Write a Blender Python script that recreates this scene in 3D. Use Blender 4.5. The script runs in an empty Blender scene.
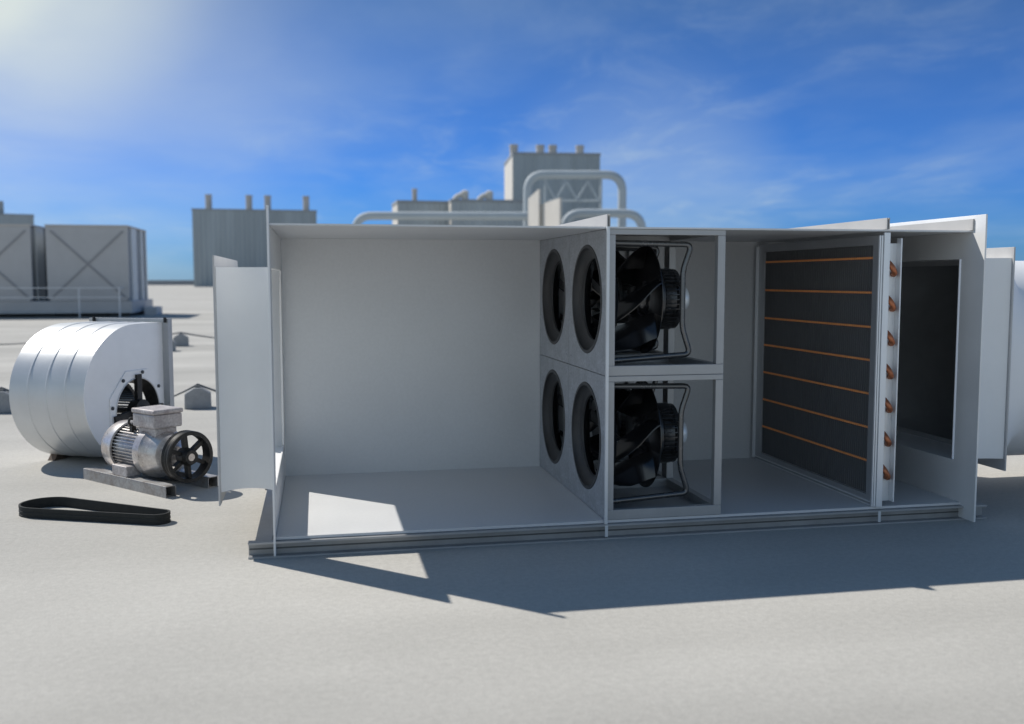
import bpy, bmesh, math, random
from mathutils import Vector, Matrix, Euler
random.seed(4)
PI = math.pi
scene = bpy.context.scene
COL = scene.collection

# ------------------------------------------------------------------ materials
def new_mat(name):
    m = bpy.data.materials.new(name); m.use_nodes = True
    nt = m.node_tree
    return m, nt, nt.nodes['Principled BSDF']

def mk(name, col, rough=.5, metal=0.0, var=.12, scale=6.0, detail=6, bump=0.0, bscale=60.0, col2=None,
       stretch=(1, 1, 1), rvar=.1, fine=0.0, fscale=150.0, spec=.5, bdist=.002):
    """procedural surface: base colour varied by object-space noise, roughness variation, optional bump"""
    m, nt, b = new_mat(name)
    N, L = nt.nodes, nt.links
    tc = N.new('ShaderNodeTexCoord'); mp = N.new('ShaderNodeMapping'); mp.inputs['Scale'].default_value = stretch
    L.new(tc.outputs['Object'], mp.inputs['Vector'])
    nz = N.new('ShaderNodeTexNoise'); nz.inputs['Scale'].default_value = scale; nz.inputs['Detail'].default_value = detail
    nz.inputs['Roughness'].default_value = .6
    L.new(mp.outputs[0], nz.inputs['Vector'])
    cr = N.new('ShaderNodeValToRGB')
    c = Vector(col)
    lo = Vector(col2) if col2 else c * (1 - var)
    hi = c if col2 else c * (1 + var)
    cr.color_ramp.elements[0].position = .32; cr.color_ramp.elements[0].color = (*lo, 1)
    cr.color_ramp.elements[1].position = .68; cr.color_ramp.elements[1].color = (*hi, 1)
    L.new(nz.outputs['Fac'], cr.inputs['Fac'])
    out = cr.outputs['Color']
    if fine:
        n2 = N.new('ShaderNodeTexNoise'); n2.inputs['Scale'].default_value = fscale; n2.inputs['Detail'].default_value = 3
        L.new(mp.outputs[0], n2.inputs['Vector'])
        mr = N.new('ShaderNodeMapRange'); mr.inputs['From Min'].default_value = .3; mr.inputs['From Max'].default_value = .7
        mr.inputs['To Min'].default_value = 1 - fine; mr.inputs['To Max'].default_value = 1 + fine
        L.new(n2.outputs['Fac'], mr.inputs['Value'])
        mx = N.new('ShaderNodeVectorMath'); mx.operation = 'SCALE'
        L.new(out, mx.inputs[0]); L.new(mr.outputs[0], mx.inputs['Scale'])
        out = mx.outputs[0]
    L.new(out, b.inputs['Base Color'])
    mr = N.new('ShaderNodeMapRange'); mr.inputs['To Min'].default_value = max(.03, rough - rvar); mr.inputs['To Max'].default_value = min(1, rough + rvar)
    L.new(nz.outputs['Fac'], mr.inputs['Value']); L.new(mr.outputs[0], b.inputs['Roughness'])
    b.inputs['Metallic'].default_value = metal
    b.inputs['Specular IOR Level'].default_value = spec
    if bump:
        n3 = N.new('ShaderNodeTexNoise'); n3.inputs['Scale'].default_value = bscale; n3.inputs['Detail'].default_value = 4
        L.new(mp.outputs[0], n3.inputs['Vector'])
        bp = N.new('ShaderNodeBump'); bp.inputs['Strength'].default_value = bump; bp.inputs['Distance'].default_value = bdist
        L.new(n3.outputs['Fac'], bp.inputs['Height']); L.new(bp.outputs[0], b.inputs['Normal'])
    return m

M = {}
M['casing'] = mk('casing_sheet', (.68, .69, .70), .48, .12, .02, 1.6, bump=.05, bscale=5, bdist=.004, fine=.02, fscale=40)
M['endpanel'] = mk('end_panel_sheet', (.80, .80, .795), .48, .12, .04, 2.2, bump=.15, bscale=5, bdist=.004)
M['flange'] = mk('flange_sheet', (.44, .43, .415), .5, .1, .05, 3)
M['brace'] = mk('chiller_brace', (.30, .30, .31), .6, .1, .05, 2)
M['cflange'] = mk('collar_flange', (.50, .50, .50), .5, .15, .05, 4)
M['edge'] = mk('casing_edge', (.72, .74, .76), .4, .3, .05, 4)
M['rail'] = mk('rail_steel', (.34, .345, .35), .5, .3, .12, 5, fine=.05)
M['collar'] = mk('collar_sheet', (.88, .885, .885), .5, .05, .03, 2)
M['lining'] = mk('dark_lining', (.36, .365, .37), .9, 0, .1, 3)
M['fanpanel'] = mk('fan_panel', (.39, .41, .44), .45, .3, .12, 9, fine=.18, fscale=70, bump=.1, bscale=80)
M['frame'] = mk('frame_steel', (.40, .405, .41), .42, .35, .06, 5)
M['ring'] = mk('inlet_ring', (.045, .045, .046), .5, .1, .15, 8)
M['black'] = mk('fan_black', (.012, .012, .013), .17, 0, .3, 8, rvar=.05, spec=.8)
M['motorblack'] = mk('motor_black', (.07, .073, .078), .25, .5, .3, 14)
M['tube'] = mk('bracket_tube', (.14, .143, .147), .26, .7, .12, 7)
M['cap'] = mk('hub_cap', (.80, .84, .86), .3, .25, .05, 5)
M['stainless'] = mk('coil_casing', (.80, .82, .84), .35, .35, .05, 4, stretch=(4, 4, .5))
M['coilframe'] = mk('coil_frame', (.42, .43, .45), .4, .45, .06, 4)
M['fin'] = mk('coil_fins', (.15, .153, .158), .55, .15, .05, 3)
M['copper'] = mk('copper', (.97, .40, .15), .38, .05, .08, 18, rvar=.1)
M['bend'] = mk('copper_bend', (.42, .15, .07), .4, .55, .35, 30)
M['galv'] = mk('galvanised_shell', (.62, .63, .64), .40, .42, .05, 3, bump=.12, bscale=7, bdist=.004, rvar=.05)
M['galvside'] = mk('galvanised_side', (.88, .885, .89), .42, .2, .04, 3, bump=.15, bscale=6, bdist=.004)
M['galvlip'] = mk('outlet_lip', (.42, .43, .44), .45, .4, .08, 4)
M['duct'] = mk('white_duct', (.90, .90, .90), .4, .0, .02, 2)
M['darkiron'] = mk('dark_iron', (.03, .029, .028), .5, .4, .4, 16, fine=.3, fscale=60)
M['bolt'] = mk('bolt', (.05, .06, .07), .4, .7, .2, 20)
M['motor'] = mk('motor_paint', (.60, .595, .59), .34, .5, .2, 5, col2=(.34, .30, .28), fine=.12, fscale=40, bump=.2, bscale=30)
M['motorcowl'] = mk('motor_cowl', (.76, .74, .72), .28, .55, .2, 4, col2=(.42, .36, .33), fine=.12, fscale=40)
M['tbox'] = mk('terminal_box', (.52, .50, .495), .5, .2, .2, 7, col2=(.34, .30, .295), fine=.2, fscale=50, bump=.3, bscale=60)
M['channel'] = mk('channel_steel', (.40, .41, .42), .45, .4, .2, 8, col2=(.24, .215, .20), fine=.15, fscale=50)
M['rubber'] = mk('rubber', (.024, .026, .026), .75, 0, .2, 20, spec=.3)
M['rust'] = mk('rusty_foot', (.13, .095, .075), .8, .1, .4, 14)
M['concrete'] = mk('concrete', (.30, .31, .32), .9, 0, .12, 8, bump=.4, bscale=80, fine=.1)
M['wire'] = mk('wire', (.20, .205, .21), .5, .5, .1, 10)
M['chiller'] = mk('chiller_panel', (.47, .465, .465), .55, .1, .05, 1.2)
M['chillerside'] = mk('chiller_post', (.66, .69, .70), .5, .1, .05, 1.2)
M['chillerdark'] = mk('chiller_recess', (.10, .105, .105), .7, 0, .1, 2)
M['plinth'] = mk('plinth', (.52, .54, .56), .6, .1, .08, 1.5)
M['skid'] = mk('skid_shade', (.05, .055, .06), .8, 0, .15, 2)  # near black: the shadow under the raised base, put into the colour
M['handrail'] = mk('handrail', (.62, .64, .67), .5, .2, .05, 2)
M['stack'] = mk('stack_metal', (.50, .47, .44), .6, .1, .1, .6)
M['pipe'] = mk('pipe_lagging', (.44, .49, .52), .7, .0, .05, .4)
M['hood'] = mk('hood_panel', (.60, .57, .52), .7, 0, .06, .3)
M['parapet'] = mk('parapet', (.30, .32, .34), .9, 0, .08, .1)

def ribbed(name, col, period, var=.12):
    """profiled metal cladding: vertical ribs along the local X axis"""
    m, nt, b = new_mat(name); N, L = nt.nodes, nt.links
    tc = N.new('ShaderNodeTexCoord'); wv = N.new('ShaderNodeTexWave'); wv.bands_direction = 'X'
    wv.inputs['Scale'].default_value = .314 / period
    L.new(tc.outputs['Object'], wv.inputs['Vector'])
    nz = N.new('ShaderNodeTexNoise'); nz.inputs['Scale'].default_value = .35; nz.inputs['Detail'].default_value = 5
    mp = N.new('ShaderNodeMapping'); mp.inputs['Scale'].default_value = (1, 1, .08)
    L.new(tc.outputs['Object'], mp.inputs[0]); L.new(mp.outputs[0], nz.inputs['Vector'])
    cr = N.new('ShaderNodeValToRGB')
    cr.color_ramp.elements[0].position = .3; cr.color_ramp.elements[0].color = (*(Vector(col) * (1 - var)), 1)
    cr.color_ramp.elements[1].position = .7; cr.color_ramp.elements[1].color = (*(Vector(col) * (1 + var)), 1)
    L.new(nz.outputs['Fac'], cr.inputs[0]); L.new(cr.outputs[0], b.inputs['Base Color'])
    bp = N.new('ShaderNodeBump'); bp.inputs['Strength'].default_value = .8; bp.inputs['Distance'].default_value = period * .15
    L.new(wv.outputs['Fac'], bp.inputs['Height']); L.new(bp.outputs[0], b.inputs['Normal'])
    b.inputs['Roughness'].default_value = .6
    return m
M['cladding'] = ribbed('hazed_blue_cladding', (.33, .375, .40), 1.2)  # paler, bluer base colour stands in for haze over the far buildings
M['cladding2'] = ribbed('hazed_grey_cladding', (.37, .41, .43), .9)  # distance haze mixed into this base colour as well

def ground_mat():
    m, nt, b = new_mat('roof_membrane'); N, L = nt.nodes, nt.links
    tc = N.new('ShaderNodeTexCoord')
    def noise(scale, detail, st=(1, 1, 1), rough=.55):
        mp = N.new('ShaderNodeMapping'); mp.inputs['Scale'].default_value = st
        L.new(tc.outputs['Object'], mp.inputs[0])
        n = N.new('ShaderNodeTexNoise'); n.inputs['Scale'].default_value = scale; n.inputs['Detail'].default_value = detail
        n.inputs['Roughness'].default_value = rough
        L.new(mp.outputs[0], n.inputs['Vector']); return n
    def rng(n, a, c, lo=.3, hi=.7):
        r = N.new('ShaderNodeMapRange'); r.inputs['From Min'].default_value = lo; r.inputs['From Max'].default_value = hi
        r.inputs['To Min'].default_value = a; r.inputs['To Max'].default_value = c
        L.new(n.outputs['Fac'], r.inputs['Value']); return r
    fine = noise(26, 3, rough=.6); grain = noise(110, 2); big = noise(.55, 5); streak = noise(.42, 5, (.12, 1, 1))
    fm = rng(fine, .93, 1.07); gm = rng(grain, .90, 1.10); bm_ = rng(big, .93, 1.06); sm = rng(streak, .86, 1.10, .35, .65)
    def mul(a, c):
        x = N.new('ShaderNodeMath'); x.operation = 'MULTIPLY'; L.new(a.outputs[0], x.inputs[0]); L.new(c.outputs[0], x.inputs[1]); return x
    k = mul(mul(fm, gm), mul(bm_, sm))
    sc = N.new('ShaderNodeVectorMath'); sc.operation = 'SCALE'; sc.inputs[0].default_value = GROUND_COL
    L.new(k.outputs[0], sc.inputs['Scale']); L.new(sc.outputs[0], b.inputs['Base Color'])
    b.inputs['Roughness'].default_value = .9; b.inputs['Specular IOR Level'].default_value = .25
    bp = N.new('ShaderNodeBump'); bp.inputs['Strength'].default_value = .35; bp.inputs['Distance'].default_value = .006
    L.new(fine.outputs['Fac'], bp.inputs['Height'])
    b2 = N.new('ShaderNodeBump'); b2.inputs['Strength'].default_value = .25; b2.inputs['Distance'].default_value = .002
    L.new(grain.outputs['Fac'], b2.inputs['Height']); L.new(bp.outputs[0], b2.inputs['Normal']); L.new(b2.outputs[0], b.inputs['Normal'])
    return m
GROUND_COL = (.446, .434, .404)
M['ground'] = ground_mat()

# ------------------------------------------------------------------ mesh helpers
class MB:
    def __init__(self): self.v = []; self.f = []
    def add(self, vs, fs, mat=None):
        o = len(self.v)
        self.v += [(mat @ Vector(p)) if mat else Vector(p) for p in vs]
        self.f += [tuple(i + o for i in q) for q in fs]
        return self
    def box(self, x0, x1, y0, y1, z0, z1, mat=None):
        return self.add([(x0, y0, z0), (x1, y0, z0), (x1, y1, z0), (x0, y1, z0), (x0, y0, z1), (x1, y0, z1), (x1, y1, z1), (x0, y1, z1)],
                        [(0, 3, 2, 1), (4, 5, 6, 7), (0, 1, 5, 4), (1, 2, 6, 5), (2, 3, 7, 6), (3, 0, 4, 7)], mat)
    def lathe(self, prof, n=48, axis='x', c=(0, 0, 0), closed=False, mat=None):
        """revolve (along, radius) pairs about an axis through c"""
        vs, fs = [], []
        for a, r in prof:
            for k in range(n):
                t = 2 * PI * k / n; p, q = r * math.cos(t), r * math.sin(t)
                vs.append({'x': (c[0] + a, c[1] + p, c[2] + q), 'y': (c[0] + q, c[1] + a, c[2] + p), 'z': (c[0] + p, c[1] + q, c[2] + a)}[axis])
        m = len(prof)
        for i in range(m if closed else m - 1):
            for k in range(n):
                a, b2 = i * n + k, i * n + (k + 1) % n
                c2, d = ((i + 1) % m) * n + (k + 1) % n, ((i + 1) % m) * n + k
                fs.append((a, b2, c2, d))
        return self.add(vs, fs, mat)
    def tube(self, pts, r, n=10, closed=False, caps=True):
        pts = [Vector(p) for p in pts]; m = len(pts); vs, fs = [], []
        up = None
        for i, p in enumerate(pts):
            if closed: d = (pts[(i + 1) % m] - pts[i - 1])
            else: d = pts[min(i + 1, m - 1)] - pts[max(i - 1, 0)]
            d.normalize()
            if up is None: up = d.orthogonal().normalized()
            up = (up - d * up.dot(d)); up = up.normalized() if up.length > 1e-6 else d.orthogonal().normalized()
            w = d.cross(up)
            for k in range(n):
                t = 2 * PI * k / n; vs.append(p + (up * math.cos(t) + w * math.sin(t)) * r)
        for i in range(m if closed else m - 1):
            j = (i + 1) % m
            for k in range(n): fs.append((i * n + k, i * n + (k + 1) % n, j * n + (k + 1) % n, j * n + k))
        if caps and not closed: fs += [tuple(range(n - 1, -1, -1)), tuple(range((m - 1) * n, m * n))]
        return self.add(vs, fs)
    def extrude(self, poly, d0, d1, plane='yz', mat=None):
        """prism from a 2D outline; plane yz: extruded along x, xy: along z, xz: along y"""
        def P(a, b, d): return {'yz': (d, a, b), 'xy': (a, b, d), 'xz': (a, d, b)}[plane]
        n = len(poly); vs = [P(a, b, d0) for a, b in poly] + [P(a, b, d1) for a, b in poly]
        fs = [tuple(range(n - 1, -1, -1)), tuple(range(n, 2 * n))] + [(i, (i + 1) % n, n + (i + 1) % n, n + i) for i in range(n)]
        return self.add(vs, fs, mat)
    def plate_hole(self, outer, inner, d0, d1, plane='yz', mat=None):
        """flat plate with a hole: outer and inner outlines with the same number of points, matched by index"""
        def P(a, b, d): return {'yz': (d, a, b), 'xy': (a, b, d), 'xz': (a, d, b)}[plane]
        n = len(outer); vs = []
        for d in (d0, d1):
            vs += [P(a, b, d) for a, b in outer] + [P(a, b, d) for a, b in inner]
        fs = []
        for i in range(n):
            j = (i + 1) % n
            fs += [(i, n + i, n + j, j), (2 * n + i, 2 * n + j, 3 * n + j, 3 * n + i), (i, j, 2 * n + j, 2 * n + i), (n + i, 3 * n + i, 3 * n + j, n + j)]
        return self.add(vs, fs, mat)
    def build(self, name, mat, parent=None, smooth=False, bevel=0.0, loc=None, rotz=None, angle=35):
        me = bpy.data.meshes.new(name); me.from_pydata([tuple(p) for p in self.v], [], self.f)
        bm = bmesh.new(); bm.from_mesh(me); bmesh.ops.recalc_face_normals(bm, faces=bm.faces)
        if smooth:
            lim = math.radians(angle)
            for e in bm.edges:
                if len(e.link_faces) == 2 and e.calc_face_angle(0) > lim: e.smooth = False
            for f in bm.faces: f.smooth = True
        bm.to_mesh(me); bm.free()
        me.materials.append(M[mat] if isinstance(mat, str) else mat)
        o = bpy.data.objects.new(name, me); COL.objects.link(o)
        if parent: o.parent = parent
        if loc is not None: o.location = loc
        if rotz is not None: o.rotation_euler.z = rotz
        if bevel:
            b = o.modifiers.new('bevel', 'BEVEL'); b.width = bevel; b.segments = 2; b.limit_method = 'ANGLE'; b.angle_limit = math.radians(50)
        return o

def tag(o, label=None, cat=None, group=None, kind=None):
    if label: o['label'] = label
    if cat: o['category'] = cat
    if group: o['group'] = group
    if kind: o['kind'] = kind
    return o
def thing(name, label, cat, loc=(0, 0, 0), rotz=0, group=None):
    o = bpy.data.objects.new(name, None); COL.objects.link(o); o.empty_display_size = .1
    o.location = loc; o.rotation_euler = (0, 0, rotz)
    return tag(o, label, cat, group)
def copy_tree(o, parent=None):
    c = o.copy(); COL.objects.link(c)
    if parent:
        c.parent = parent
    for ch in list(o.children): copy_tree(ch, c)
    return c
def rect(a0, a1, b0, b1): return [(a0, b0), (a1, b0), (a1, b1), (a0, b1)]
def circ(n, r, c=(0, 0), ph=0): return [(c[0] + r * math.cos(ph + 2 * PI * k / n), c[1] + r * math.sin(ph + 2 * PI * k / n)) for k in range(n)]
def square_by_angle(n, a0, a1, b0, b1, ca, cb):
    """points on a rectangle outline matched to the angles of circ(n)"""
    out = []
    corners = [(a1, b1), (a0, b1), (a0, b0), (a1, b0)]
    angs = [math.atan2(q - cb, p - ca) % (2 * PI) for p, q in corners]
    for k in range(n):
        t = 2 * PI * k / n; dx, dy = math.cos(t), math.sin(t); s = 1e9
        if dx > 1e-9: s = min(s, (a1 - ca) / dx)
        if dx < -1e-9: s = min(s, (a0 - ca) / dx)
        if dy > 1e-9: s = min(s, (b1 - cb) / dy)
        if dy < -1e-9: s = min(s, (b0 - cb) / dy)
        out.append([ca + dx * s, cb + dy * s])
    for a, (p, q) in zip(angs, corners):            # snap the nearest point to each corner
        k = round(a / (2 * PI) * n) % n; out[k] = [p, q]
    return out
def fillet(pts, r, n=6):
    """round the inner corners of a polyline"""
    pts = [Vector(p) for p in pts]; out = [pts[0]]
    for i in range(1, len(pts) - 1):
        a, b, c = pts[i - 1], pts[i], pts[i + 1]
        u, w = (a - b).normalized(), (c - b).normalized(); d = min(r, (a - b).length * .45, (c - b).length * .45)
        for k in range(n + 1):
            t = k / n; out.append((b + u * d) * (1 - t) ** 2 + b * 2 * t * (1 - t) + (b + w * d) * t * t)
    return out + [pts[-1]]

# ------------------------------------------------------------------ camera
F, W, H = 969.24, 1024, 724
CAM = Vector((.3007, -6.3928, 1.7948)); YAW, PITCH = -.1985, -.0847
cam = bpy.data.cameras.new('camera'); co = bpy.data.objects.new('camera', cam); COL.objects.link(co)
co.location = CAM; co.rotation_euler = Euler((PI / 2 + PITCH, 0.0005, YAW), 'XYZ')
cam.sensor_width = 36; cam.lens = F * 36 / W; cam.clip_end = 6000; cam.clip_start = .1
cam.dof.use_dof = True; cam.dof.focus_distance = 7.6; cam.dof.aperture_fstop = 1.15
scene.camera = co

# ------------------------------------------------------------------ light
SUN = Vector((-.69, .645, 1)).normalized()
sl = bpy.data.lights.new('sun', 'SUN'); so = bpy.data.objects.new('sun', sl); COL.objects.link(so)
sl.energy = 4.35; sl.angle = math.radians(.5); sl.color = (1, .95, .87)
so.rotation_euler = SUN.to_track_quat('Z', 'Y').to_euler(); so.location = (-20, 18, 30)
world = bpy.data.worlds.new('World'); scene.world = world; world.use_nodes = True
def build_world():
    nt = world.node_tree; N, L = nt.nodes, nt.links
    bg = N['Background']; bg.inputs['Strength'].default_value = .1
    sky = N.new('ShaderNodeTexSky'); sky.sky_type = 'NISHITA'; sky.sun_disc = False
    sky.sun_elevation = math.asin(SUN.z); sky.sun_rotation = math.atan2(SUN.x, SUN.y) % (2 * PI)
    sky.altitude = 200; sky.air_density = 1.0; sky.dust_density = .3; sky.ozone_density = 4.0
    hs = N.new('ShaderNodeHueSaturation'); hs.inputs['Saturation'].default_value = 1.12; hs.inputs['Value'].default_value = 1.0
    L.new(sky.outputs[0], hs.inputs['Color'])
    tc = N.new('ShaderNodeTexCoord'); sx = N.new('ShaderNodeSeparateXYZ'); L.new(tc.outputs['Generated'], sx.inputs[0])
    def math_(op, a, b=None, clamp=False):
        n = N.new('ShaderNodeMath'); n.operation = op; n.use_clamp = clamp
        for i, x in enumerate((a, b)):
            if x is None: continue
            if isinstance(x, (int, float)): n.inputs[i].default_value = x
            else: L.new(x, n.inputs[i])
        return n.outputs[0]
    ramp = N.new('ShaderNodeValToRGB'); L.new(sx.outputs['Z'], ramp.inputs[0])      # deep clear blue towards the horizon
    e = ramp.color_ramp.elements; e[0].position = 0.0; e[0].color = (.20, .46, 1.0, 1); e[1].position = .70; e[1].color = (.45, .70, .72, 1)
    for p_, c_ in ((.10, (.20, .46, .99)), (.28, (.40, .52, .70))):
        q = ramp.color_ramp.elements.new(p_); q.color = (*c_, 1)
    tint = N.new('ShaderNodeMixRGB'); tint.blend_type = 'MULTIPLY'; tint.inputs[0].default_value = 1
    L.new(hs.outputs[0], tint.inputs[1]); L.new(ramp.outputs[0], tint.inputs[2])
    z = math_('ADD', math_('MAXIMUM', sx.outputs['Z'], 0.0), .10)
    cx = N.new('ShaderNodeCombineXYZ'); L.new(math_('DIVIDE', sx.outputs['X'], z), cx.inputs[0]); L.new(math_('DIVIDE', sx.outputs['Y'], z), cx.inputs[1])
    mp = N.new('ShaderNodeMapping'); mp.inputs['Rotation'].default_value = (0, 0, math.radians(28)); mp.inputs['Scale'].default_value = (1.0, .68, 1)
    mp.inputs['Location'].default_value = (3.1, 1.7, 0)
    L.new(cx.outputs[0], mp.inputs[0])
    def noise(scale, det, rough, dist):
        n = N.new('ShaderNodeTexNoise'); n.inputs['Scale'].default_value = scale; n.inputs['Detail'].default_value = det
        n.inputs['Roughness'].default_value = rough; n.inputs['Distortion'].default_value = dist
        L.new(mp.outputs[0], n.inputs['Vector']); return n.outputs['Fac']
    def rng(x, a, b, c, d):
        r = N.new('ShaderNodeMapRange'); r.interpolation_type = 'SMOOTHSTEP'
        for nm, val in zip(('From Min', 'From Max', 'To Min', 'To Max'), (a, b, c, d)): r.inputs[nm].default_value = val
        L.new(x, r.inputs['Value']); return r.outputs[0]
    wisps = math_('MULTIPLY', rng(noise(2.6, 10, .62, .5), .42, .80, 0, 1), rng(noise(.5, 3, .5, .2), .38, .62, 0, 1))
    veil = rng(noise(.8, 6, .55, .3), .40, .75, 0.0, .17)
    cl = math_('ADD', math_('MULTIPLY', wisps, .30), veil)
    # sun glare at the top left, painted into the sky as soft pale patches
    def sky_patch(az, el, w, amp):
        d = Vector((math.sin(az) * math.cos(el), math.cos(az) * math.cos(el), math.sin(el)))
        dt = N.new('ShaderNodeVectorMath'); dt.operation = 'DOT_PRODUCT'; L.new(tc.outputs['Generated'], dt.inputs[0]); dt.inputs[1].default_value = d
        return math_('MULTIPLY', rng(dt.outputs['Value'], math.cos(w), 1.0, 0, amp), rng(noise(.9, 5, .5, .3), .25, .62, .55, 1))
    b = math_('ADD', math_('ADD', sky_patch(-.33, .32, .26, .50), sky_patch(-.335, .30, .13, .28)), sky_patch(-.30, .22, .36, .30))
    cl = math_('ADD', cl, math_('MULTIPLY', sky_patch(.33, .07, .17, .50), .58))
    cl = math_('ADD', cl, math_('MULTIPLY', sky_patch(PI + .45, .16, 1.75, 1.6), rng(sx.outputs['Z'], .22, .50, 1, 0)))      # unseen bright sky added behind the camera to light front faces
    cl = math_('MINIMUM', cl, .92)
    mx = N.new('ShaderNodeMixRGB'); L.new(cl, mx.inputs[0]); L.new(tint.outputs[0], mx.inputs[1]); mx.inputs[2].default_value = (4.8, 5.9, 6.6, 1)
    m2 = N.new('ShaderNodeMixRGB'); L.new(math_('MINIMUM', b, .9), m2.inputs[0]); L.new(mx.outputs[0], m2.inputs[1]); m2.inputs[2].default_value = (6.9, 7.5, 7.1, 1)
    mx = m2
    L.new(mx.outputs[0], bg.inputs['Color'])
build_world()
scene.view_settings.view_transform = 'Standard'; scene.view_settings.look = 'None'
scene.view_settings.exposure = .11; scene.view_settings.gamma = 1; scene.view_settings.use_curve_mapping = False

# ------------------------------------------------------------------ the roof the unit stands on
g = MB(); g.add([(-600, -40, 0), (900, -40, 0), (900, 350, 0), (-600, 350, 0)], [(0, 1, 2, 3)])
tag(g.build('ground', 'ground'), kind='structure')
p = MB(); p.box(-600, 900, 350, 350.4, -.2, 1.55); p.box(-600, 900, 349.9, 350.5, 1.553, 1.68)
tag(p.build('parapet_wall', 'parapet'), 'low grey parapet wall along the far edge of the roof', 'wall')

# ------------------------------------------------------------------ air handling unit casing
FZ, RT = .1255, 2.14            # floor top, roof underside
YF, YB = -.036, 1.995           # front and back
XF, XB, XC, XR = 2.24, 3.098, 4.325, 5.025
def make_casing():
    u = thing('air_handling_unit', 'long open fronted grey sheet metal air handling unit casing on steel base rails', 'air handler')
    MB().box(.016, XR - .008, -.024, YB, FZ - .018, FZ).build('floor_panel', 'casing', u)
    MB().box(.016, XR - .008, YB, YB + .04, FZ - .02, RT).build('back_panel', 'casing', u)
    r = MB(); r.box(.016, XR - .008, YF - .004, YB + .04, RT, RT + .012); r.build('roof_panel', 'casing', u)
    # front rail: channel with two flanges turned outwards, then the two side rails and the rear one
    def channel(mb, a0, a1, out, web, along):
        def b(c0, c1, z0, z1):
            lo, hi = min(c0, c1), max(c0, c1)
            if along == 'x': mb.box(a0, a1, lo, hi, z0, z1)
            else: mb.box(lo, hi, a0, a1, z0, z1)
        b(out, web, .0, .012); b(out, web, .093, .105); b(web, web + (.008 if web > out else -.008), .0, .105)
    f = MB(); channel(f, -.16, 5.22, -.062, -.006, 'x'); fr = f.build('base_rail', 'rail', u)
    q = MB(); q.box(-.1595, 5.2195, -.0655, -.0622, .092, .106); q.box(-.1595, 5.2195, -.0655, -.0622, -.0, .011); q.build('rail_lip', 'frame', fr, bevel=.001)
    MB().box(-.155, 5.145, -.0085, -.0065, .045, .055).build('rail_groove', 'chillerdark', fr)
    s = MB(); channel(s, -.004, 2.1, -.118, -.02, 'y'); s.build('base_rail', 'rail', u)
    s = MB(); channel(s, -.004, 2.1, 5.12, 5.06, 'y'); s.build('base_rail', 'rail', u)
    s = MB(); channel(s, -.16, 5.15, 2.12, 2.05, 'x'); s.build('base_rail', 'rail', u)
    # end panels: flanged plates with the duct opening
    def end(x0, x1, yf, op, z1=2.262, post=False):
        e = MB(); e.plate_hole(rect(yf, YB + .05, .012, z1), rect(*op), x0, x1, 'yz')
        if post: e.box(x0, x1, yf, yf + .03, z1 + .0005, 2.262)
        e.build('end_panel', 'endpanel', u, bevel=.002)
    end(0, .014, -.068, (.16, 1.86, .42, 1.872), RT + .013, True)
    end(XR - .006, XR + .008, -.185, (.07, 1.78, .432, 1.945))
    # joint flanges between the sections: an upstand over the roof and a strip down the front
    for x, wd, mt in ((XF, .011, 'casing'), (XC, .011, 'casing')):
        j = MB()
        for k in (0, 1):
            xx = x - wd + k * (wd + .004)
            j.box(xx, xx + wd * .8, -.06, YB + .03, RT + .0135, 2.235)
        j.build('joint_flange', 'flange', u, bevel=.0015)
        if x == XF:
            MB().box(x - wd, x + wd * .8, -.062, -.0385, .107, RT + .0133).build('front_strip', 'edge', u, bevel=.0015)
        MB().box(x - wd, x + wd * .9, -.068, -.0635, .02, .1).build('joint_cleat', 'edge', u)
    # the small lip where the roof meets the right end panel
    MB().box(XR - .02, XR - .0065, -.062, YB, RT + .0135, 2.235).build('roof_lip', 'flange', u)
    # duct collars: slightly hollow sleeves between the end panel and an outer flange
    def collar(x0, x1, y0, y1, z0, z1, bow, mat='collar'):
        nseg = 10; t = .006; c = MB(); vs = []; fs = []
        for i in range(nseg + 1):
            q = i / nseg; x = x0 + (x1 - x0) * q; d = bow * 4 * q * (1 - q)
            vs += [(x, y0 + d, z0), (x, y1 - d, z0), (x, y1 - d, z1), (x, y0 + d, z1)]
            vs += [(x, y0 + d + t, z0 + t), (x, y1 - d - t, z0 + t), (x, y1 - d - t, z1 - t), (x, y0 + d + t, z1 - t)]
        for i in range(nseg):
            a, b = i * 8, (i + 1) * 8
            for k in range(4):
                m = (k + 1) % 4
                fs += [(a + k, b + k, b + m, a + m), (a + 4 + k, a + 4 + m, b + 4 + m, b + 4 + k)]
        for a in (0, nseg * 8):
            for k in range(4):
                m = (k + 1) % 4; fs.append((a + k, a + m, a + 4 + m, a + 4 + k))
        c.add(vs, fs); return c.build('duct_collar', mat, u, smooth=True, angle=30)
    cl = collar(-.3365, -.001, .15, 1.87, .40, 1.878, .10)
    fl = MB(); fl.plate_hole(rect(.09, 1.99, .322, 1.953), rect(.18, 1.84, .432, 1.848), -.349, -.338, 'yz'); fl.build('collar_flange', 'cflange', cl, bevel=.0015)
    cr = collar(5.034, 5.478, .11, 1.80, .415, 1.957, .05)
    fl = MB(); fl.plate_hole(rect(.09, 1.99, .322, 2.04), rect(.16, 1.75, .46, 1.91), 5.4795, 5.492, 'yz'); fl.build('collar_flange', 'cflange', cr, bevel=.0015)
    return u
make_casing()

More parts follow.
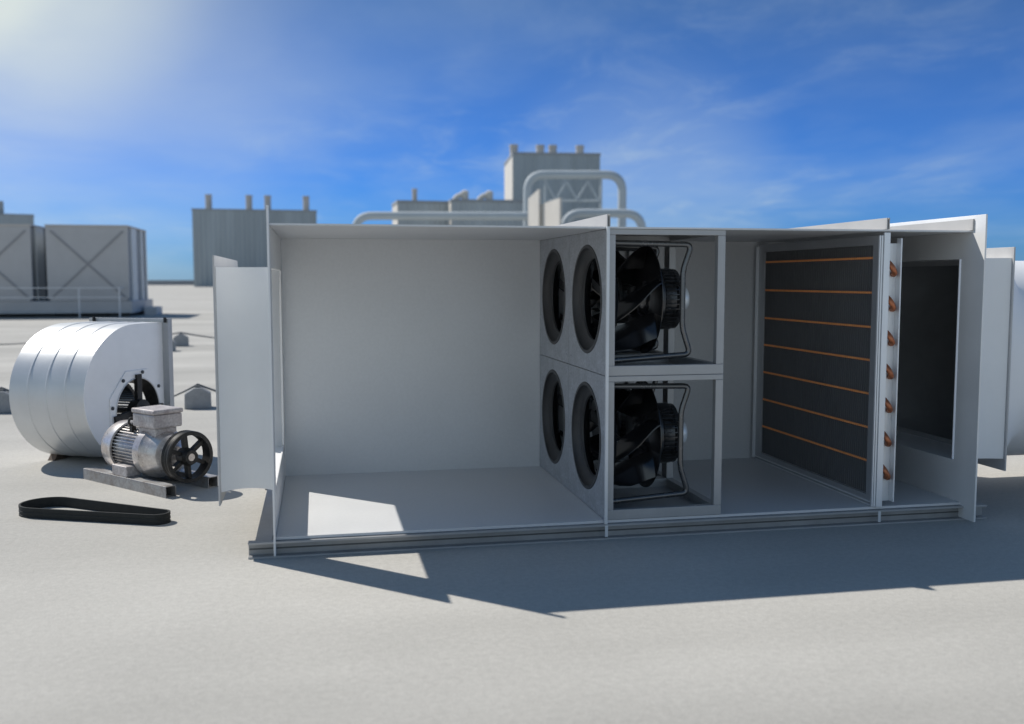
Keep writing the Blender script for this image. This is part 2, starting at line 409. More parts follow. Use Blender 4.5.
# ------------------------------------------------------------------ plug fans in their cubes
BW, BD, BH = XB - XF - .004, 1.008, 1.0045
def make_fan():
    t = thing('plug_fan', 'x', 'fan', (0, 0, 0), 0, 'plug fans stacked two by two in the unit')
    s = .056; h = MB()
    sb, st = .07, .038
    for y in (0, BD - s):
        for z0, z1 in ((0, sb), (BH - st, BH)): h.box(.0, BW, y, y + s, z0, z1)
        for x in (0, BW - s): h.box(x, x + s, y + .0008, y + s - .0008, sb, BH - st)
    for x in (0, BW - s):
        for z0, z1 in ((0, sb), (BH - st, BH)): h.box(x + .0008, x + s - .0008, s, BD - s, z0 + .0008, z1 - .0008)
    h.build('housing_frame', 'frame', t, bevel=.003)
    MB().box(s, BW - s, s, BD - s, .002, .006).build('base_sheet', 'frame', t)
    n = 64; yc, zc = BD / 2, .518
    sq = [tuple(q) for q in square_by_angle(n, .002, BD - .002, .002, BH - .002, yc, zc)]
    p = MB(); p.plate_hole(sq, circ(n, .376, (yc, zc)), -.005, -.001, 'yz')
    for a, b in ((.07, .07), (.07, BH - .07), (BD - .07, .07), (BD - .07, BH - .07), (.045, BH / 2 + .12), (BD - .045, BH / 2 - .1)):
        p.lathe([(-.0085, .001), (-.0085, .007), (-.005, .009)], 10, 'x', (0, a, b))
    p.build('inlet_panel', 'fanpanel', t)
    r = MB(); prof = [(-.0055, .408), (-.011, .404), (-.011, .385)]
    prof = [(-.0055, .398), (-.010, .394), (-.010, .378)]
    for k in range(10):
        a = PI / 2 * k / 9; prof.append((-.010 + .060 * math.sin(a), .372 - .070 * (1 - math.cos(a))))
    prof += [(.062, .298), (.060, .305)] + [(-.003 + .055 * math.sin(PI / 2 * k / 9), .377 - .070 * (1 - math.cos(PI / 2 * k / 9))) for k in range(8, -1, -1)]
    r.lathe(prof, 64, 'x', (0, yc, zc)); r.build('inlet_ring', 'ring', t, smooth=True)
    # impeller: curved front shroud, back plate with a hub, backward curved blades as sub-parts
    im = MB()
    sh = [(.052, .308), (.065, .311), (.085, .320), (.105, .335), (.12, .352)]
    im.lathe(sh + [(a + .006, b - .004) for a, b in reversed(sh)], 64, 'x', (0, yc, zc), closed=True)
    im.lathe([(.435, .402), (.441, .402), (.441, .14), (.42, .13), (.39, .10), (.375, .06), (.373, .002), (.379, .002), (.381, .06), (.396, .095), (.426, .122), (.435, .14)], 64, 'x', (0, yc, zc), closed=True)
    imp = im.build('impeller', 'black', t, smooth=True)
    for k in range(6):
        b = MB(); vs = []; fs = []; ns, na = 10, 8; row = 2 * (na + 1)
        for i in range(ns + 1):
            q = i / ns; rr = .225 + .178 * q; th = 2 * PI * k / 6 + .45 + .30 * q
            fx = .095 + .03 * min(1, q / .7) + .16 * max(0, (q - .7) / .3) ** 1.2
            for sgn in (-1, 1):
                for m_ in range(na + 1):
                    x = fx + (.4345 - fx) * m_ / na; tt = th + .95 * ((.4345 - x) / .34) ** 1.3 + sgn * .0045 / rr
                    vs.append((x, yc + rr * math.cos(tt), zc + rr * math.sin(tt)))
        A = lambda i, sd, m_: i * row + sd * (na + 1) + m_
        for i in range(ns):
            for m_ in range(na):
                for sd in (0, 1): fs.append((A(i, sd, m_), A(i + 1, sd, m_), A(i + 1, sd, m_ + 1), A(i, sd, m_ + 1)))
            for m_ in (0, na): fs.append((A(i, 0, m_), A(i, 1, m_), A(i + 1, 1, m_), A(i + 1, 0, m_)))
        for i in (0, ns):
            for m_ in range(na): fs.append((A(i, 0, m_), A(i, 0, m_ + 1), A(i, 1, m_ + 1), A(i, 1, m_)))
        b.add(vs, fs); b.build('blade', 'black', imp, smooth=True)
    m = MB(); m.lathe([(.4425, .12), (.47, .17), (.482, .205), (.51, .222), (.525, .222), (.54, .20), (.62, .20), (.63, .222), (.66, .222), (.676, .19), (.682, .11), (.682, .002)], 48, 'x', (0, yc, zc))
    for k in range(40):
        a = 2 * PI * k / 40
        m.box(.535, .628, -.004, .004, .195, .226, Matrix.Translation((0, yc, zc)) @ Matrix.Rotation(a, 4, 'X'))
    mo = m.build('motor', 'motorblack', t, smooth=True)
    MB().lathe([(.683, .06), (.72, .06), (.722, .095), (.74, .093), (.762, .078), (.772, .045), (.775, .002)], 32, 'x', (0, yc, zc)).build('hub_cap', 'cap', mo, smooth=True)
    for y in (.165, BD - .165):
        b = MB(); z0, z1 = .085, BH - .085
        pts = fillet([(.0, y, z1), (.668, y, z1 - .012), (.606, y, z1 - .19), (.606, y, z0 + .235), (.668, y, z0 + .045), (.0, y, z0)], .05, 6)
        b.tube(pts, .0205, 12)
        s2 = 1 if y < BD / 2 else -1
        for dz in (-.11, .11):
            b.box(.59, .615, min(y, y + s2 * .15), max(y, y + s2 * .15), zc + dz - .018, zc + dz + .018)
        b.build('support_bracket', 'tube', t, smooth=True)
    return t
fan0 = make_fan()
FANS = [(0, 1, 'upper plug fan with black impeller and tubular bracket in the front cube'),
        (0, 0, 'lower plug fan with black impeller and tubular bracket in the front cube'),
        (1, 1, 'upper plug fan in the rear cube, seen mostly through its round inlet ring'),
        (1, 0, 'lower plug fan in the rear cube, seen mostly through its round inlet ring')]
for k, (iy, iz, lab) in enumerate(FANS):
    o = fan0 if k == 0 else copy_tree(fan0)
    o.location = (XF + .004, -.03 + iy * (BD + .002), FZ + .002 + iz * (BH + .002)); o['label'] = lab

# ------------------------------------------------------------------ finned coil
def make_coil():
    y0, y1, z0, z1 = -.03, 1.93, FZ + .002, 2.112; x0 = 4.285
    t = thing('heating_coil', 'tall dark finned coil with copper tubes in a bright metal frame', 'coil', (x0, 0, 0))
    f = MB(); f.plate_hole(rect(y0, y1, z0, z1), rect(.062, 1.81, .205, 2.045), .0, .016, 'yz')
    f.build('casing_frame', 'coilframe', t, bevel=.003)
    l = MB(); l.box(-.028, -.0005, y1 - .012, y1, z0 + .02, z1 - .02)
    l.box(-.006, .0, .0, y1 - .02, z0 + .002, z0 + .012); l.box(-.012, .0, .0, y1 - .02, z0 + .03, z0 + .038); l.build('frame_lip', 'stainless', t)
    p = MB(); p.box(.022, .070, y0 - .018, y0 - .0005, z0, z1 + .02); p.box(.006, .019, y0 - .010, y0 - .0005, z0, z1); p.box(-.008, .003, y0 - .006, y0 + .012, z0, z1)
    p.build('corner_post', 'stainless', t, bevel=.003)
    # fin pack, its closely set edges proud of the tubes
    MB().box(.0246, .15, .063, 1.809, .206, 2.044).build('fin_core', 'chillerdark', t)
    b = MB()
    y = .066
    while y < 1.806:
        b.box(.0150, .0245, y, y + .0085, .207, 2.043); y += .0285
    b.build('fin_pack', 'fin', t)
    rows = [1.952, 1.699, 1.447, 1.203, .954, .704, .455]
    for z in rows:
        pr = []; yy = 0.0
        while yy < 1.755:                                   # fin collars: the tube shows as a row of beads
            pr += [(yy, .003), (yy + .0012, .0095), (yy + .0060, .0095), (yy + .0072, .003)]; yy += .0285
        MB().lathe(pr, 12, 'y', (.0105, .048, z)).build('copper_tube', 'copper', t, smooth=True)
    e = MB(); e.box(.073, .168, .010, .018, z0 + .03, z1 - .055)
    e.box(.158, .168, -.045, .010, z0 + .03, z1 - .02)
    e.build('end_plate', 'stainless', t, bevel=.002)
    for z in rows:
        zz = z - .083
        r = MB(); a = Vector((.082, .012, zz + .055)); c = Vector((.132, .012, zz - .035)); pts = []
        for k in range(13):
            q = PI * k / 12; mid = (a + c) / 2; hv = (a - c) / 2
            pts.append(mid + hv * math.cos(q) + Vector((-.004, -.055, -.012)) * math.sin(q))
        r.tube(pts, .020, 12); r.build('return_bend', 'bend', t, smooth=True)
    return t
make_coil()

# ------------------------------------------------------------------ round duct beyond the right flange
def make_duct():
    t = thing('round_duct', 'large white round duct bolted to the right end flange of the unit', 'duct', (5.5, .98, 0))
    d = MB(); R = .84
    n = 96; Z = 1.115
    def loft(sec, nm, mat):
        q = MB(); vs = [v for st in sec for v in st]; fs = []
        for i in range(len(sec) - 1):
            for k in range(n): fs.append((i * n + k, i * n + (k + 1) % n, (i + 1) * n + (k + 1) % n, (i + 1) * n + k))
        q.add(vs, fs); return q.build(nm, mat, t, smooth=True)
    def sect(x, f, d):
        sq = square_by_angle(n, -.84 + d, .80 - d, .40 + d, 1.955 - d, 0, Z); ci = circ(n, R - d, (0, Z))
        return [(x, a[0] * (1 - f) + c[0] * f, a[1] * (1 - f) + c[1] * f) for a, c in zip(sq, ci)]
    st = [(0, 0), (.10, .45), (.22, .85), (.30, 1), (3.4, 1)]
    loft([sect(x, f, 0) for x, f in st], 'duct_body', 'duct')
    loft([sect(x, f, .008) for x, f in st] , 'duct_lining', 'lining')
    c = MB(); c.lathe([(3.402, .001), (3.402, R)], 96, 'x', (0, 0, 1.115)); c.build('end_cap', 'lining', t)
    for x in (1.1, 2.25): MB().lathe([(x, R + .001), (x + .01, R + .012), (x + .03, R + .012), (x + .04, R + .001)], 96, 'x', (0, 0, 1.115)).build('joint_band', 'duct', t, smooth=True)
    for x in (1.6, 2.9):
        s = MB()
        poly = [(-.5, 0), (.5, 0), (.5, .36)] + [((R + .004) * math.sin(a), 1.115 - (R + .004) * math.cos(a)) for a in [.5 - k * .1 for k in range(11)]] + [(-.5, .36)]
        s.extrude(poly, x, x + .06, 'yz'); s.build('saddle', 'rail', t)
make_duct()

# ------------------------------------------------------------------ old belt driven fan, its motor and belt
def make_scroll():
    L_ = .84; zc = .49
    t = thing('centrifugal_fan', 'removed silvery scroll fan with ribbed round shell, lying on the roof', 'fan', SCROLL, math.radians(-27.5))
    prof = []
    a1 = 360 - math.degrees(math.acos(.43 / .755))
    for k in range(57):
        a = math.radians(90 + (a1 - 90) * k / 56); prof.append((.755 * math.cos(a), zc + .20 + .67 * math.sin(a)))
    ye = .43
    shell = [(ye, zc + .87)] + [(ye * q, zc + .87) for q in (.66, .33)] + prof + [(ye + .001, prof[-1][1] + .004)]
    s = MB(); n = len(shell); xs = [-L_, -L_ + .01] ; rib = .005
    stations = [(-L_, 0)]
    for k in (1, 2, 3):
        c = -L_ + L_ * k / 4; stations += [(c - .014, 0), (c - .006, rib), (c + .006, rib), (c + .014, 0)]
    stations.append((0, 0))
    def off(pt, d):
        v = Vector((pt[0], pt[1] - zc)); 
        if pt[0] > 0 and pt[1] > zc + .84: return (pt[0], pt[1] + d)
        v = v.normalized() * d; return (pt[0] + v.x, pt[1] + v.y)
    vs, fs = [], []
    for x, d in stations:
        vs += [(x, *off(q, d)) for q in shell]
    for x, d in reversed(stations):
        vs += [(x, *off(q, -.006)) for q in shell]
    m = len(stations) * 2
    for i in range(m):
        j = (i + 1) % m
        for k in range(n - 1): fs.append((i * n + k, i * n + k + 1, j * n + k + 1, j * n + k))
    s.add(vs, fs); s.build('scroll_shell', 'galv', t, smooth=True, angle=14)
    # side plates with a round inlet, both ends
    outline = [shell[0]] + shell[3:]
    hole = .345; nn = 96
    def edge_at(a):
        best = None; dx, dy = math.cos(a), math.sin(a)
        pts = shell
        for i in range(len(pts)):
            p, q = Vector((pts[i][0], pts[i][1] - zc)), Vector((pts[(i + 1) % len(pts)][0], pts[(i + 1) % len(pts)][1] - zc))
            e = q - p; den = dx * e.y - dy * e.x
            if abs(den) < 1e-9: continue
            tt = (p.x * e.y - p.y * e.x) / den; uu = (p.x * dy - p.y * dx) / den
            if tt > 0 and -1e-6 <= uu <= 1 + 1e-6: best = tt if best is None else max(best, tt)
        return best or .5
    out = [(edge_at(2 * PI * k / nn) * math.cos(2 * PI * k / nn), zc + edge_at(2 * PI * k / nn) * math.sin(2 * PI * k / nn)) for k in range(nn)]
    cor = [(ye, zc + .87), shell[-1]]
    for c in cor:
        a = math.atan2(c[1] - zc, c[0]) % (2 * PI); out[round(a / (2 * PI) * nn) % nn] = c
    for x in (-.004, -L_ + .003):
        w = MB(); w.plate_hole(out, circ(nn, hole, (0, zc)), x - .001, x + .008, 'yz'); w.build('side_plate', 'galvside', t)
    # octagonal inlet plate with bolts
    o8 = [tuple(q) for q in circ(8, .445, (0, zc), PI / 8)]
    octo = []
    for k in range(nn):
        a = 2 * PI * k / nn; seg = (a - PI / 8) % (PI / 4); r = .445 * math.cos(PI / 8) / math.cos(seg - PI / 8)
        octo.append((r * math.cos(a), zc + r * math.sin(a)))
    ip = MB(); ip.plate_hole(octo, circ(nn, .332, (0, zc)), .0045, .014, 'yz'); ipo = ip.build('inlet_plate', 'galvside', t, bevel=.003)
    for k in range(8):
        a = PI / 8 + PI / 4 * k + .2
        MB().lathe([(.0145, .018), (.026, .018), (.026, .001)], 8, 'x', (0, .392 * math.cos(a), zc + .392 * math.sin(a))).build('bolt', 'bolt', ipo)
    cone = MB(); cone.lathe([(.013, .3315), (-.02, .312), (-.10, .285), (-.10, .279), (-.02, .306), (.013, .326)], 64, 'x', (0, 0, zc), closed=True); cone.build('inlet_cone', 'darkiron', t, smooth=True)
    rm = MB(); rm.lathe([(.0145 + .007 * math.sin(q), .334 + .007 * math.cos(q)) for q in [2 * PI * k / 10 for k in range(10)]], 64, 'x', (0, 0, zc), closed=True); rm.build('inlet_rim', 'galv', t, smooth=True)
    # bearing spider: three arms and a hub carrying the shaft
    for x, nm in ((.02, 0), (-L_ - .02, 0)):
        b = MB()
        for a in (PI / 2, PI + .12, 0, -PI / 2):
            b.box(x - .02, x + .02, -.036, .036, .09, .37, Matrix.Translation((0, 0, zc)) @ Matrix.Rotation(a - PI / 2, 4, 'X'))
        b.lathe([(x - .05, .001), (x - .05, .12), (x + .05, .12), (x + .055, .055), (x + .10, .055), (x + .10, .001)], 32, 'x', (0, 0, zc))
        b.build('bearing_support', 'darkiron', t, smooth=True, bevel=0)
    w = MB(); 
    w.lathe([(-.22, .30), (-.22, .27), (-.226, .27), (-.226, .30)], 48, 'x', (0, 0, zc), closed=True)
    w.lathe([(-L_ + .12, .30), (-L_ + .12, .27), (-L_ + .126, .27), (-L_ + .126, .30)], 48, 'x', (0, 0, zc), closed=True)
    for k in range(60):
        w.box(-L_ + .12, -.22, -.006, .005, .262, .305, Matrix.Translation((0, 0, zc)) @ Matrix.Rotation(2 * PI * k / 60, 4, 'X') )
    w.lathe([(-L_ + .02, .03), (.0, .03)], 16, 'x', (0, 0, zc))
    w.build('wheel', 'darkiron', t)
    # outlet flange frame
    zb = shell[-1][1]
    f = MB(); f.plate_hole(rect(-L_ - .05, .075, zb - .06, zc + .905), rect(-L_ + .005, -.004, zb + .012, zc + .862), ye + .001, ye + .012, 'xz')
    f.box(-L_ - .05, .075, ye + .012, ye + .07, zc + .896, zc + .905); f.box(.066, .075, ye + .012, ye + .07, zb - .06, zc + .896)
    f.build('outlet_flange', 'galvlip', t)
    e = MB()
    for x in (-L_ + .02, .05): MB().box(x - .012, x + .012, ye - .02, ye + .0, zc + .866, zc + .92).build('lifting_lug', 'darkiron', t)
    for x in (-L_ + .04, -.12):
        q = MB(); q.extrude([(-.30, 0), (.30, 0), (.22, .10), (-.22, .10)], x - .04, x + .04, 'yz'); q.build('foot', 'rust', t)
SCROLL = (-1.475, 3.76, 0)
make_scroll()

def make_motor():
    t = thing('electric_motor', 'worn grey electric motor with black spoked pulley on two steel channels', 'motor', (-1.23, 2.62, 0), math.atan2(-.754, .656))
    z = .30
    b = MB(); b.lathe([(-.18, .19), (.20, .19)], 64, 'x', (0, 0, z))
    for k in range(44):
        a = 2 * PI * k / 44
        if abs(((a + PI) % (2 * PI)) - PI) < .0: continue
        b.box(-.178, .165, -.0035, .0035, .185, .212, Matrix.Translation((0, 0, z)) @ Matrix.Rotation(a, 4, 'X'))
    b.build('motor_body', 'motor', t, smooth=True, angle=25)
    c = MB(); c.lathe([(-.36, .001), (-.36, .15), (-.352, .19), (-.33, .218), (-.30, .230), (-.165, .232), (-.165, .214)], 64, 'x', (0, 0, z)); c.build('fan_cowl', 'motorcowl', t, smooth=True)
    e = MB(); e.lathe([(.166, .212), (.18, .226), (.27, .226), (.285, .215), (.34, .20), (.41, .18), (.44, .165), (.46, .12), (.475, .075), (.50, .07), (.50, .032), (.72, .032), (.72, .001)], 64, 'x', (0, 0, z)); e.build('end_bell', 'motorcowl', t, smooth=True, angle=30)
    x = MB(); x.box(.12, .38, -.12, .09, z + .15, z + .225); x.box(.09, .42, -.155, .12, z + .227, z + .345); x.box(.082, .428, -.163, .128, z + .347, z + .388); x.build('terminal_box', 'tbox', t, bevel=.012)
    l = MB(); l.tube([Vector((.015, -.11 + .035 * math.cos(a), z + .255 + .035 * math.sin(a))) for a in [2 * PI * k / 20 for k in range(20)]], .011, 8, closed=True); l.box(-.005, .035, -.13, -.09, z + .15, z + .235)
    l.build('lifting_eye', 'darkiron', t, smooth=True)
    for s in (-1, 1):
        MB().box(-.08, .15, min(s * .13, s * .265), max(s * .13, s * .265), .098, .19).build('motor_foot', 'tbox', t, bevel=.008)
    p = MB(); R = .222
    p.lathe([(.605, R - .035), (.605, R - .004), (.615, R), (.625, R - .006), (.635, R), (.645, R - .006), (.66, R), (.68, R - .006), (.70, R), (.71, R - .004), (.71, R - .035)], 64, 'x', (0, 0, z), closed=True)
    p.lathe([(.575, .034), (.575, .062), (.60, .075), (.69, .075), (.715, .06), (.725, .06), (.725, .034)], 32, 'x', (0, 0, z))
    for k in range(6):
        a = 2 * PI * k / 6 + .1
        p.box(.615, .665, -.017, .017, .06, R - .03, Matrix.Translation((0, 0, z)) @ Matrix.Rotation(a, 4, 'X'))
    p.build('pulley', 'darkiron', t, smooth=True, angle=30)
    for s, ex in ((-1, 0), (1, -.05)):
        y = s * .2225; q = MB()
        ex += .1; q.box(-.65 + ex, .645 + ex, y - .05, y + .05, .089, .097); q.box(-.65 + ex, .645 + ex, y - .05, y - .043, .0, .089); q.box(-.65 + ex, .645 + ex, y + .043, y + .05, .0, .089)
        q.build('mounting_rail', 'channel', t, bevel=.002)
make_motor()

def make_belt():
    c0, r0, c1, r1 = Vector((-1.775, 1.56)), .19, Vector((-.885, 1.06)), .085
    d = (c1 - c0); L_ = d.length; ang = math.atan2(d.y, d.x); off = math.acos((r0 - r1) / L_)
    pts = []
    for k in range(25):
        a = ang + off + (2 * PI - 2 * off) * k / 24; pts.append(c0 + Vector((math.cos(a), math.sin(a))) * r0)
    def leg(p, q): return [p.lerp(q, (k + 1) / 12) for k in range(11)]
    e0 = c1 + Vector((math.cos(ang - off), math.sin(ang - off))) * r1
    e1 = c1 + Vector((math.cos(ang + off), math.sin(ang + off))) * r1
    pts += leg(pts[-1], e0)
    for k in range(17):
        a = ang - off + 2 * off * k / 16; pts.append(c1 + Vector((math.cos(a), math.sin(a))) * r1)
    pts += leg(e1, pts[0])
    b = MB(); n = len(pts); vs, fs = [], []; w = .007
    zs = [(0, 0), (0, .012), (.003, .014), (.003, .026), (0, .028), (0, .042), (.003, .044), (.003, .054), (0, .056), (0, .078)]
    nor = []
    for i in range(n):
        tq = (pts[(i + 1) % n] - pts[i - 1]).normalized(); nor.append(Vector((tq.y, -tq.x)))
    for i in range(n):
        for dd, z in zs: q = pts[i] + nor[i] * (w - dd); vs.append((q.x, q.y, z + .001))
        for z in (.078, 0): q = pts[i] - nor[i] * w; vs.append((q.x, q.y, z + .001))
    m = len(zs) + 2
    for i in range(n):
        j = (i + 1) % n
        for k in range(m): fs.append((i * m + k, j * m + k, j * m + (k + 1) % m, i * m + (k + 1) % m))
    b.add(vs, fs)
    tag(b.build('drive_belt', 'rubber', smooth=True, angle=50), 'long black rubber drive belt lying on edge on the pale roof', 'drive belt')
make_belt()

# ------------------------------------------------------------------ conductor blocks and wires
def block(loc, k, label, rz=.1):
    t = thing('conductor_block', label, 'block', loc, rz, 'small concrete blocks that carry the wires')
    b = MB(); b.extrude([(-.18 * k, 0), (.18 * k, 0), (.175 * k, .21 * k), (.05 * k, .29 * k), (-.05 * k, .29 * k), (-.175 * k, .21 * k)], -.13 * k, .13 * k, 'xz')
    b.build('block_body', 'concrete', t, bevel=.012)
    MB().box(-.035 * k, .035 * k, -.06 * k, .06 * k, .291 * k, .32 * k).build('wire_clip', 'wire', t)
block((-1.36, 7.75, 0), 1, 'grey house shaped block under the wire, between fan outlet and left duct flange')
block((-3.93, 7.84, 0), 1, 'grey house shaped block left of the silvery scroll fan, cut by the picture edge')
block((-3.34, 21.2, 0), 1.12, 'farther grey block on the thin wire, beyond the scroll fan outlet')
block((-3.42, 19.3, 0), 1.1, 'half hidden grey block just behind the edge of the scroll fan outlet')
def wire(pts, label, r):
    out = []
    for a, b, sag in pts:
        a, b = Vector(a), Vector(b)
        for k in range(17):
            q = k / 16; p = a.lerp(b, q); p.z -= sag * 4 * q * (1 - q); p.z = max(p.z, r + .002)
            if out and (out[-1] - p).length < 1e-4: continue
            out.append(p)
    w = MB(); w.tube(out, r, 8); tag(w.build('conductor_wire', 'wire', smooth=True), label, 'wire', 'wires strung over the blocks')
wire([((-5.6, 8.0, .012), (-4.9, 7.95, .012), 0), ((-4.9, 7.95, .012), (-3.93, 7.84, .335), .03), ((-3.93, 7.84, .335), (-3.2, 7.83, .06), .02), ((-3.2, 7.83, .06), (-2.1, 7.82, .03), 0), ((-2.1, 7.82, .03), (-1.36, 7.75, .335), .03), ((-1.36, 7.75, .335), (-.5, 7.65, .08), .03), ((-.5, 7.65, .08), (1.5, 7.6, .014), 0)],
     'nearer grey wire draped over the house shaped blocks behind the scroll fan', .014)
wire([((-11.5, 22.6, .03), (-8.3, 22.5, .03), 0), ((-8.3, 22.5, .03), (-6.0, 22.0, .28), .05), ((-6.0, 22.0, .28), (-3.34, 21.2, .37), .1), ((-3.34, 21.2, .37), (-.8, 21.0, .2), .1), ((-.8, 21.0, .2), (3, 20.8, .03), .02)],
     'farther thin grey wire crossing the roof beyond the scroll fan', .02)

# ------------------------------------------------------------------ chillers on the left with their handrail
def make_chiller(w):
    t = thing('cooling_unit', 'x', 'chiller', (0, 0, 0), 0, 'boxy rooftop chillers on the left')
    D = 5.2; z0, z1 = .77, 4.44
    MB().box(.05, w - .05, .12, D - .1, z0, z1 - .12).build('core', 'parapet', t)
    c = .16
    f = MB(); f.extrude([(c, z0 + .0), (w - c, z0), (w, z0 + c), (w, z1 - .1), (0, z1 - .1), (0, z0 + c)], 0, .10, 'xz'); fp = f.build('front_panel', 'chiller', t, bevel=.015)
    for s in (0, 1):
        a, b = ((.22, z0 + .2), (w - .22, z1 - .3)) if s == 0 else ((.22, z1 - .3), (w - .22, z0 + .2))
        d = Vector((b[0] - a[0], 0, b[1] - a[1])); x = MB(); ln = d.length; th = math.atan2(d.z, d.x)
        x.box(0, ln, -.035 - .006 * s, -.002, -.045, .045, Matrix.Translation((a[0], 0, a[1])) @ Matrix.Rotation(-th, 4, 'Y')); x.build('brace', 'brace', fp)
    MB().box(-.02, w + .02, -.02, D, z1 - .098, z1).build('top_frame', 'stack', t)
    for y0, y1 in ((1.1, 2.0), (3.1, 5.0)):
        pass
    s = MB(); s.box(w - .06, w + .02, .9, 2.2, z0, z1 - .1); s.box(w - .06, w + .02, 3.5, 4.0, z0, z1 - .1); s.build('side_panel', 'chillerside', t)
    s = MB(); s.box(w - .04, w + .015, 4.9, 5.2, z0, z1 - .1); s.build('corner_post', 'chillerside', t)
    return t
C_Y = 43.8
for i, (x, w, lab) in enumerate(((-12.37, 3.72, 'grey chiller with crossed front panel nearest the open sky, right of its twin'), (-16.76, 3.72, 'grey chiller with crossed front panel cut by the picture edge'))):
    o = make_chiller(w) if i == 0 else copy_tree(ch0)
    if i == 0: ch0 = o
    o.location = (x, C_Y, 0); o['label'] = lab
t = thing('chiller_base', 'long pale plinth over a skid coloured dark like shade carrying both chillers', 'plinth', (0, C_Y, 0))
MB().box(-21, -8.55, .02, 6.2, .27, .768).build('plinth_body', 'chiller', t, bevel=.02)
MB().box(-21, -8.5, -.2, 6.2, .20, .268).build('plinth_edge', 'plinth', t)
for x in (-20.6, -17, -13, -9.6): MB().box(x, x + .9, .1, 6.0, 0, .198).build('skid', 'skid', t)
MB().box(-20.9, -8.9, .3, 5.9, .01, .197).build('shade_fill', 'skid', t)  # dark fill that paints the shade beneath the plinth
MB().box(-8.35, -7.75, 2.2, 4.0, 0, .40).build('service_step', 'plinth', t)
t = thing('guard_rail', 'thin pale handrail with slim posts in front of the chillers', 'handrail', (0, 42.6, 0))
for z in (1.42, .98): MB().box(-21, -8.9, -.025, .025, z - .018, z + .018).build('rail', 'handrail', t)
for x in (-18.3, -14.5, -10.7, -8.9): MB().box(x - .028, x + .028, -.03, .03, 0, 1.40).build('post', 'handrail', t)
for z in (1.42, .98): MB().box(-8.92, -8.88, .022, 3.0, z - .018, z + .018).build('rail', 'handrail', t)
MB().box(-8.93, -8.87, 2.97, 3.03, 0, 1.398).build('post', 'handrail', t)

# ------------------------------------------------------------------ far buildings
RT_ = Vector((math.cos(YAW), math.sin(YAW), 0)); FW = Vector((-math.sin(YAW), math.cos(YAW), 0))
def far(x, D): return Vector((CAM.x, CAM.y, 0)) + FW * D + RT_ * ((x - 512) / F * D)
def hz(y, D): return CAM.z + (279.8 - y) / F * D
def stack(t, x, y0, z0, z1, r):
    m = MB(); m.lathe([(z0, r), (z1 - .5, r), (z1 - .5, r * 1.08), (z1, r * 1.08), (z1, r * .9), (z1 - .5, .01)], 20, 'z', (x, y0, 0)); m.build('chimney', 'stack', t, smooth=True)
def far_building(name, label, x0, x1, ytop, D, depth, turn, mat, chim=(), ych=0, rch=.9, band=True, cat='building', group=None):
    w = (x1 - x0) / F * D; h = hz(ytop, D); c = far(x0, D)
    t = thing(name, label, cat, c, YAW + turn, group)
    MB().box(0, w, 0, depth, 0, h).build('wall', mat, t)
    r = MB(); r.box(-.12, w + .12, -.12, depth + .12, h + .002, h + .45); r.build('roof_edge', 'parapet', t)
    for cx in chim:
        stack(t, (cx - x0) / F * D, depth * .35, h + .452, hz(ych, D * 1.02), rch)
    return t
far_building('plant_hall', 'blue grey metal clad hall with four short chimneys behind the left wall plate', 195, 316, 211, 250, 14, .22, 'cladding', (209.5, 249, 267.5, 306), 195.5, .85)
t = far_building('distant_block', 'far pale grey block with a tower at the left picture edge', -40, 30, 214.5, 300, 8, .45, 'cladding2')
MB().box(4, 13.2, 2, 7, hz(214.5, 300) + .46, hz(200, 300)).build('tower', 'cladding2', t)
t = far_building('boiler_house', 'tall dark blue grey boiler house with four chimneys on its roof', 513, 600, 157, 175, 17, .095, 'cladding', (517, 544, 557, 585), 145.5, .75)
MB().box(-.06, -.01, .2, 16.8, 0, hz(157, 175) - .3).build('sunlit_side', 'hood', t)  # sunlight on the left side, coloured in as a paler beige skin
t = far_building('low_shed', 'low grey shed with a thin single chimney, leftmost of the central plant', 399, 451, 204, 160, 8, .23, 'cladding2', (418,), 190, .42)
MB().box(-.06, -.01, .1, 7.9, 0, hz(204, 160) - .2).build('sunlit_side', 'hood', t)  # thin beige skin painting the lit left side of the shed
t = far_building('low_workshop', 'low grey workshop with two gooseneck roof vents in the central plant', 452, 526, 203, 158, 8, .17, 'cladding2')
MB().box(-.06, -.01, .05, 7.9, 0, hz(201, 158)).build('sunlit_strip', 'hood', t)  # lit left side drawn as a light beige sheet over the wall
for x in (466, 491):
    lx = (x - 452) / F * 158; z = hz(203, 158) + .45
    v = MB(); v.tube(fillet([(lx - 1.5, 3, z), (lx - 1.1, 3, z + .6), (lx + .1, 3, z + 1.1)], .6), .45, 12)
    v.lathe([(z - .02, .6), (z + 1.5, .6), (z + 1.7, .3), (z + 1.7, .01)], 16, 'z', (lx + .3, 3, 0)); v.build('roof_vent', 'hood', t, smooth=True)
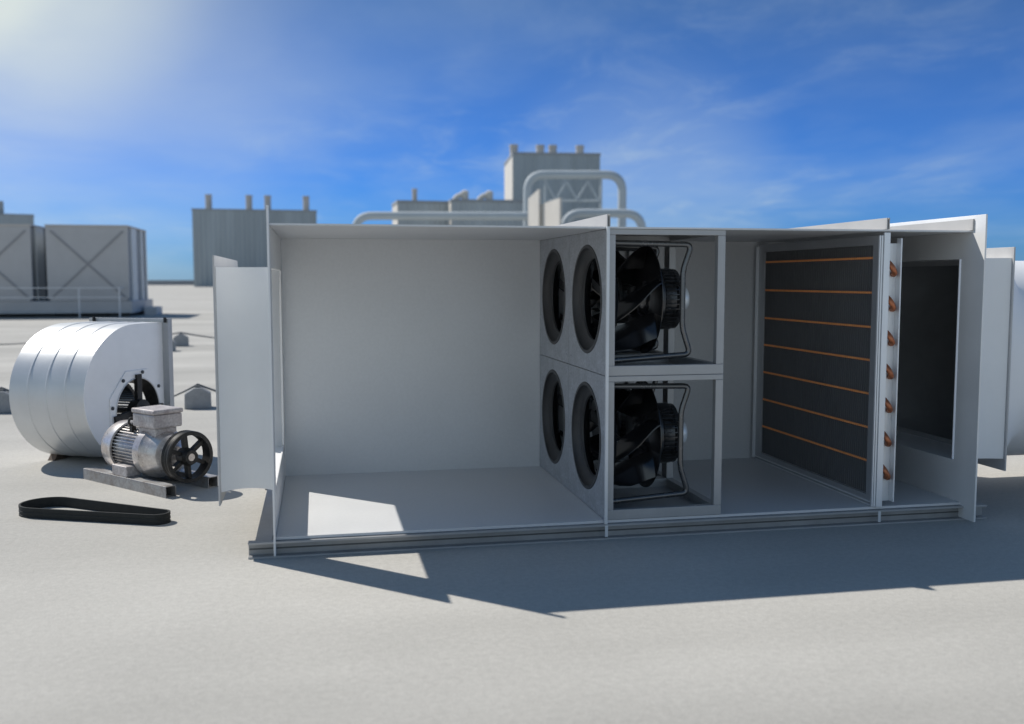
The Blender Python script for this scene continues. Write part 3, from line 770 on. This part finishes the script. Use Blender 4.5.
def far_pipe(label, D, pts, r, extra=None):
    c = far(pts[0][0], D); t = thing('process_pipe', label, 'pipe', c, YAW, 'fat lagged pipes of the central plant')
    q = [((x - pts[0][0]) / F * D, 0, hz(y, D) if y is not None else 0) for x, y in pts]
    m = MB(); m.tube(fillet(q, 2.6, 8), r, 16); m.build('pipe_run', 'pipe', t, smooth=True)
    return t
far_pipe('long level pipe along the front of the low plant sheds', 148, [(356.5, None), (356.5, 216.5), (527, 217)], .62)
t = far_pipe('tallest pipe loop with zigzag bracing below, in front of the boiler house', 150, [(527.5, None), (527.5, 176.5), (621, 176.5), (621, None)], .66)
D = 150
br = MB(); xs = [545 + 10.5 * k for k in range(6)]
for k in range(5):
    a, b = (xs[k], 183 if k % 2 == 0 else 201), (xs[k + 1], 201 if k % 2 == 0 else 183)
    br.tube([((a[0] - 527.5) / F * D, 0, hz(a[1], D)), ((b[0] - 527.5) / F * D, 0, hz(b[1], D))], .17, 6)
br.tube([((544 - 527.5) / F * D, 0, hz(202, D)), ((600 - 527.5) / F * D, 0, hz(202, D))], .17, 6)
for x in (545, 600): br.tube([((x - 527.5) / F * D, 0, 0), ((x - 527.5) / F * D, 0, hz(180, D))], .2, 6)
br.build('bracing', 'pipe', t)
far_pipe('lower pipe loop to the right, in front of the tall pipe', 140, [(564, None), (564, 214), (641, 214.5), (641, None)], .62)
def hood(label, x0, x1, yl, yr, D):
    turn = -1.1; w = (x1 - x0) / F * D / math.cos(turn); t = thing('intake_hood', label, 'hood', far(x0, D), YAW + turn, 'sunlit intake hoods of the plant')
    m = MB(); m.extrude([(0, 0), (w, 0), (w, hz(yr, D)), (0, hz(yl, D))], 0, .35, 'xz'); m.build('hood_body', 'hood', t)
    l = MB(); l.box(.25 * w, .75 * w, -.12, -.004, hz(yl, D) - 5, hz(yl, D) - 4); l.build('hood_ledge', 'hood', t)
hood('narrow sunlit hood with sloping top in front of the boiler house', 528, 538, 200, 192, 138)
hood('wider sunlit hood with sloping top, right of the narrow one', 539.5, 557.5, 206, 202, 136)
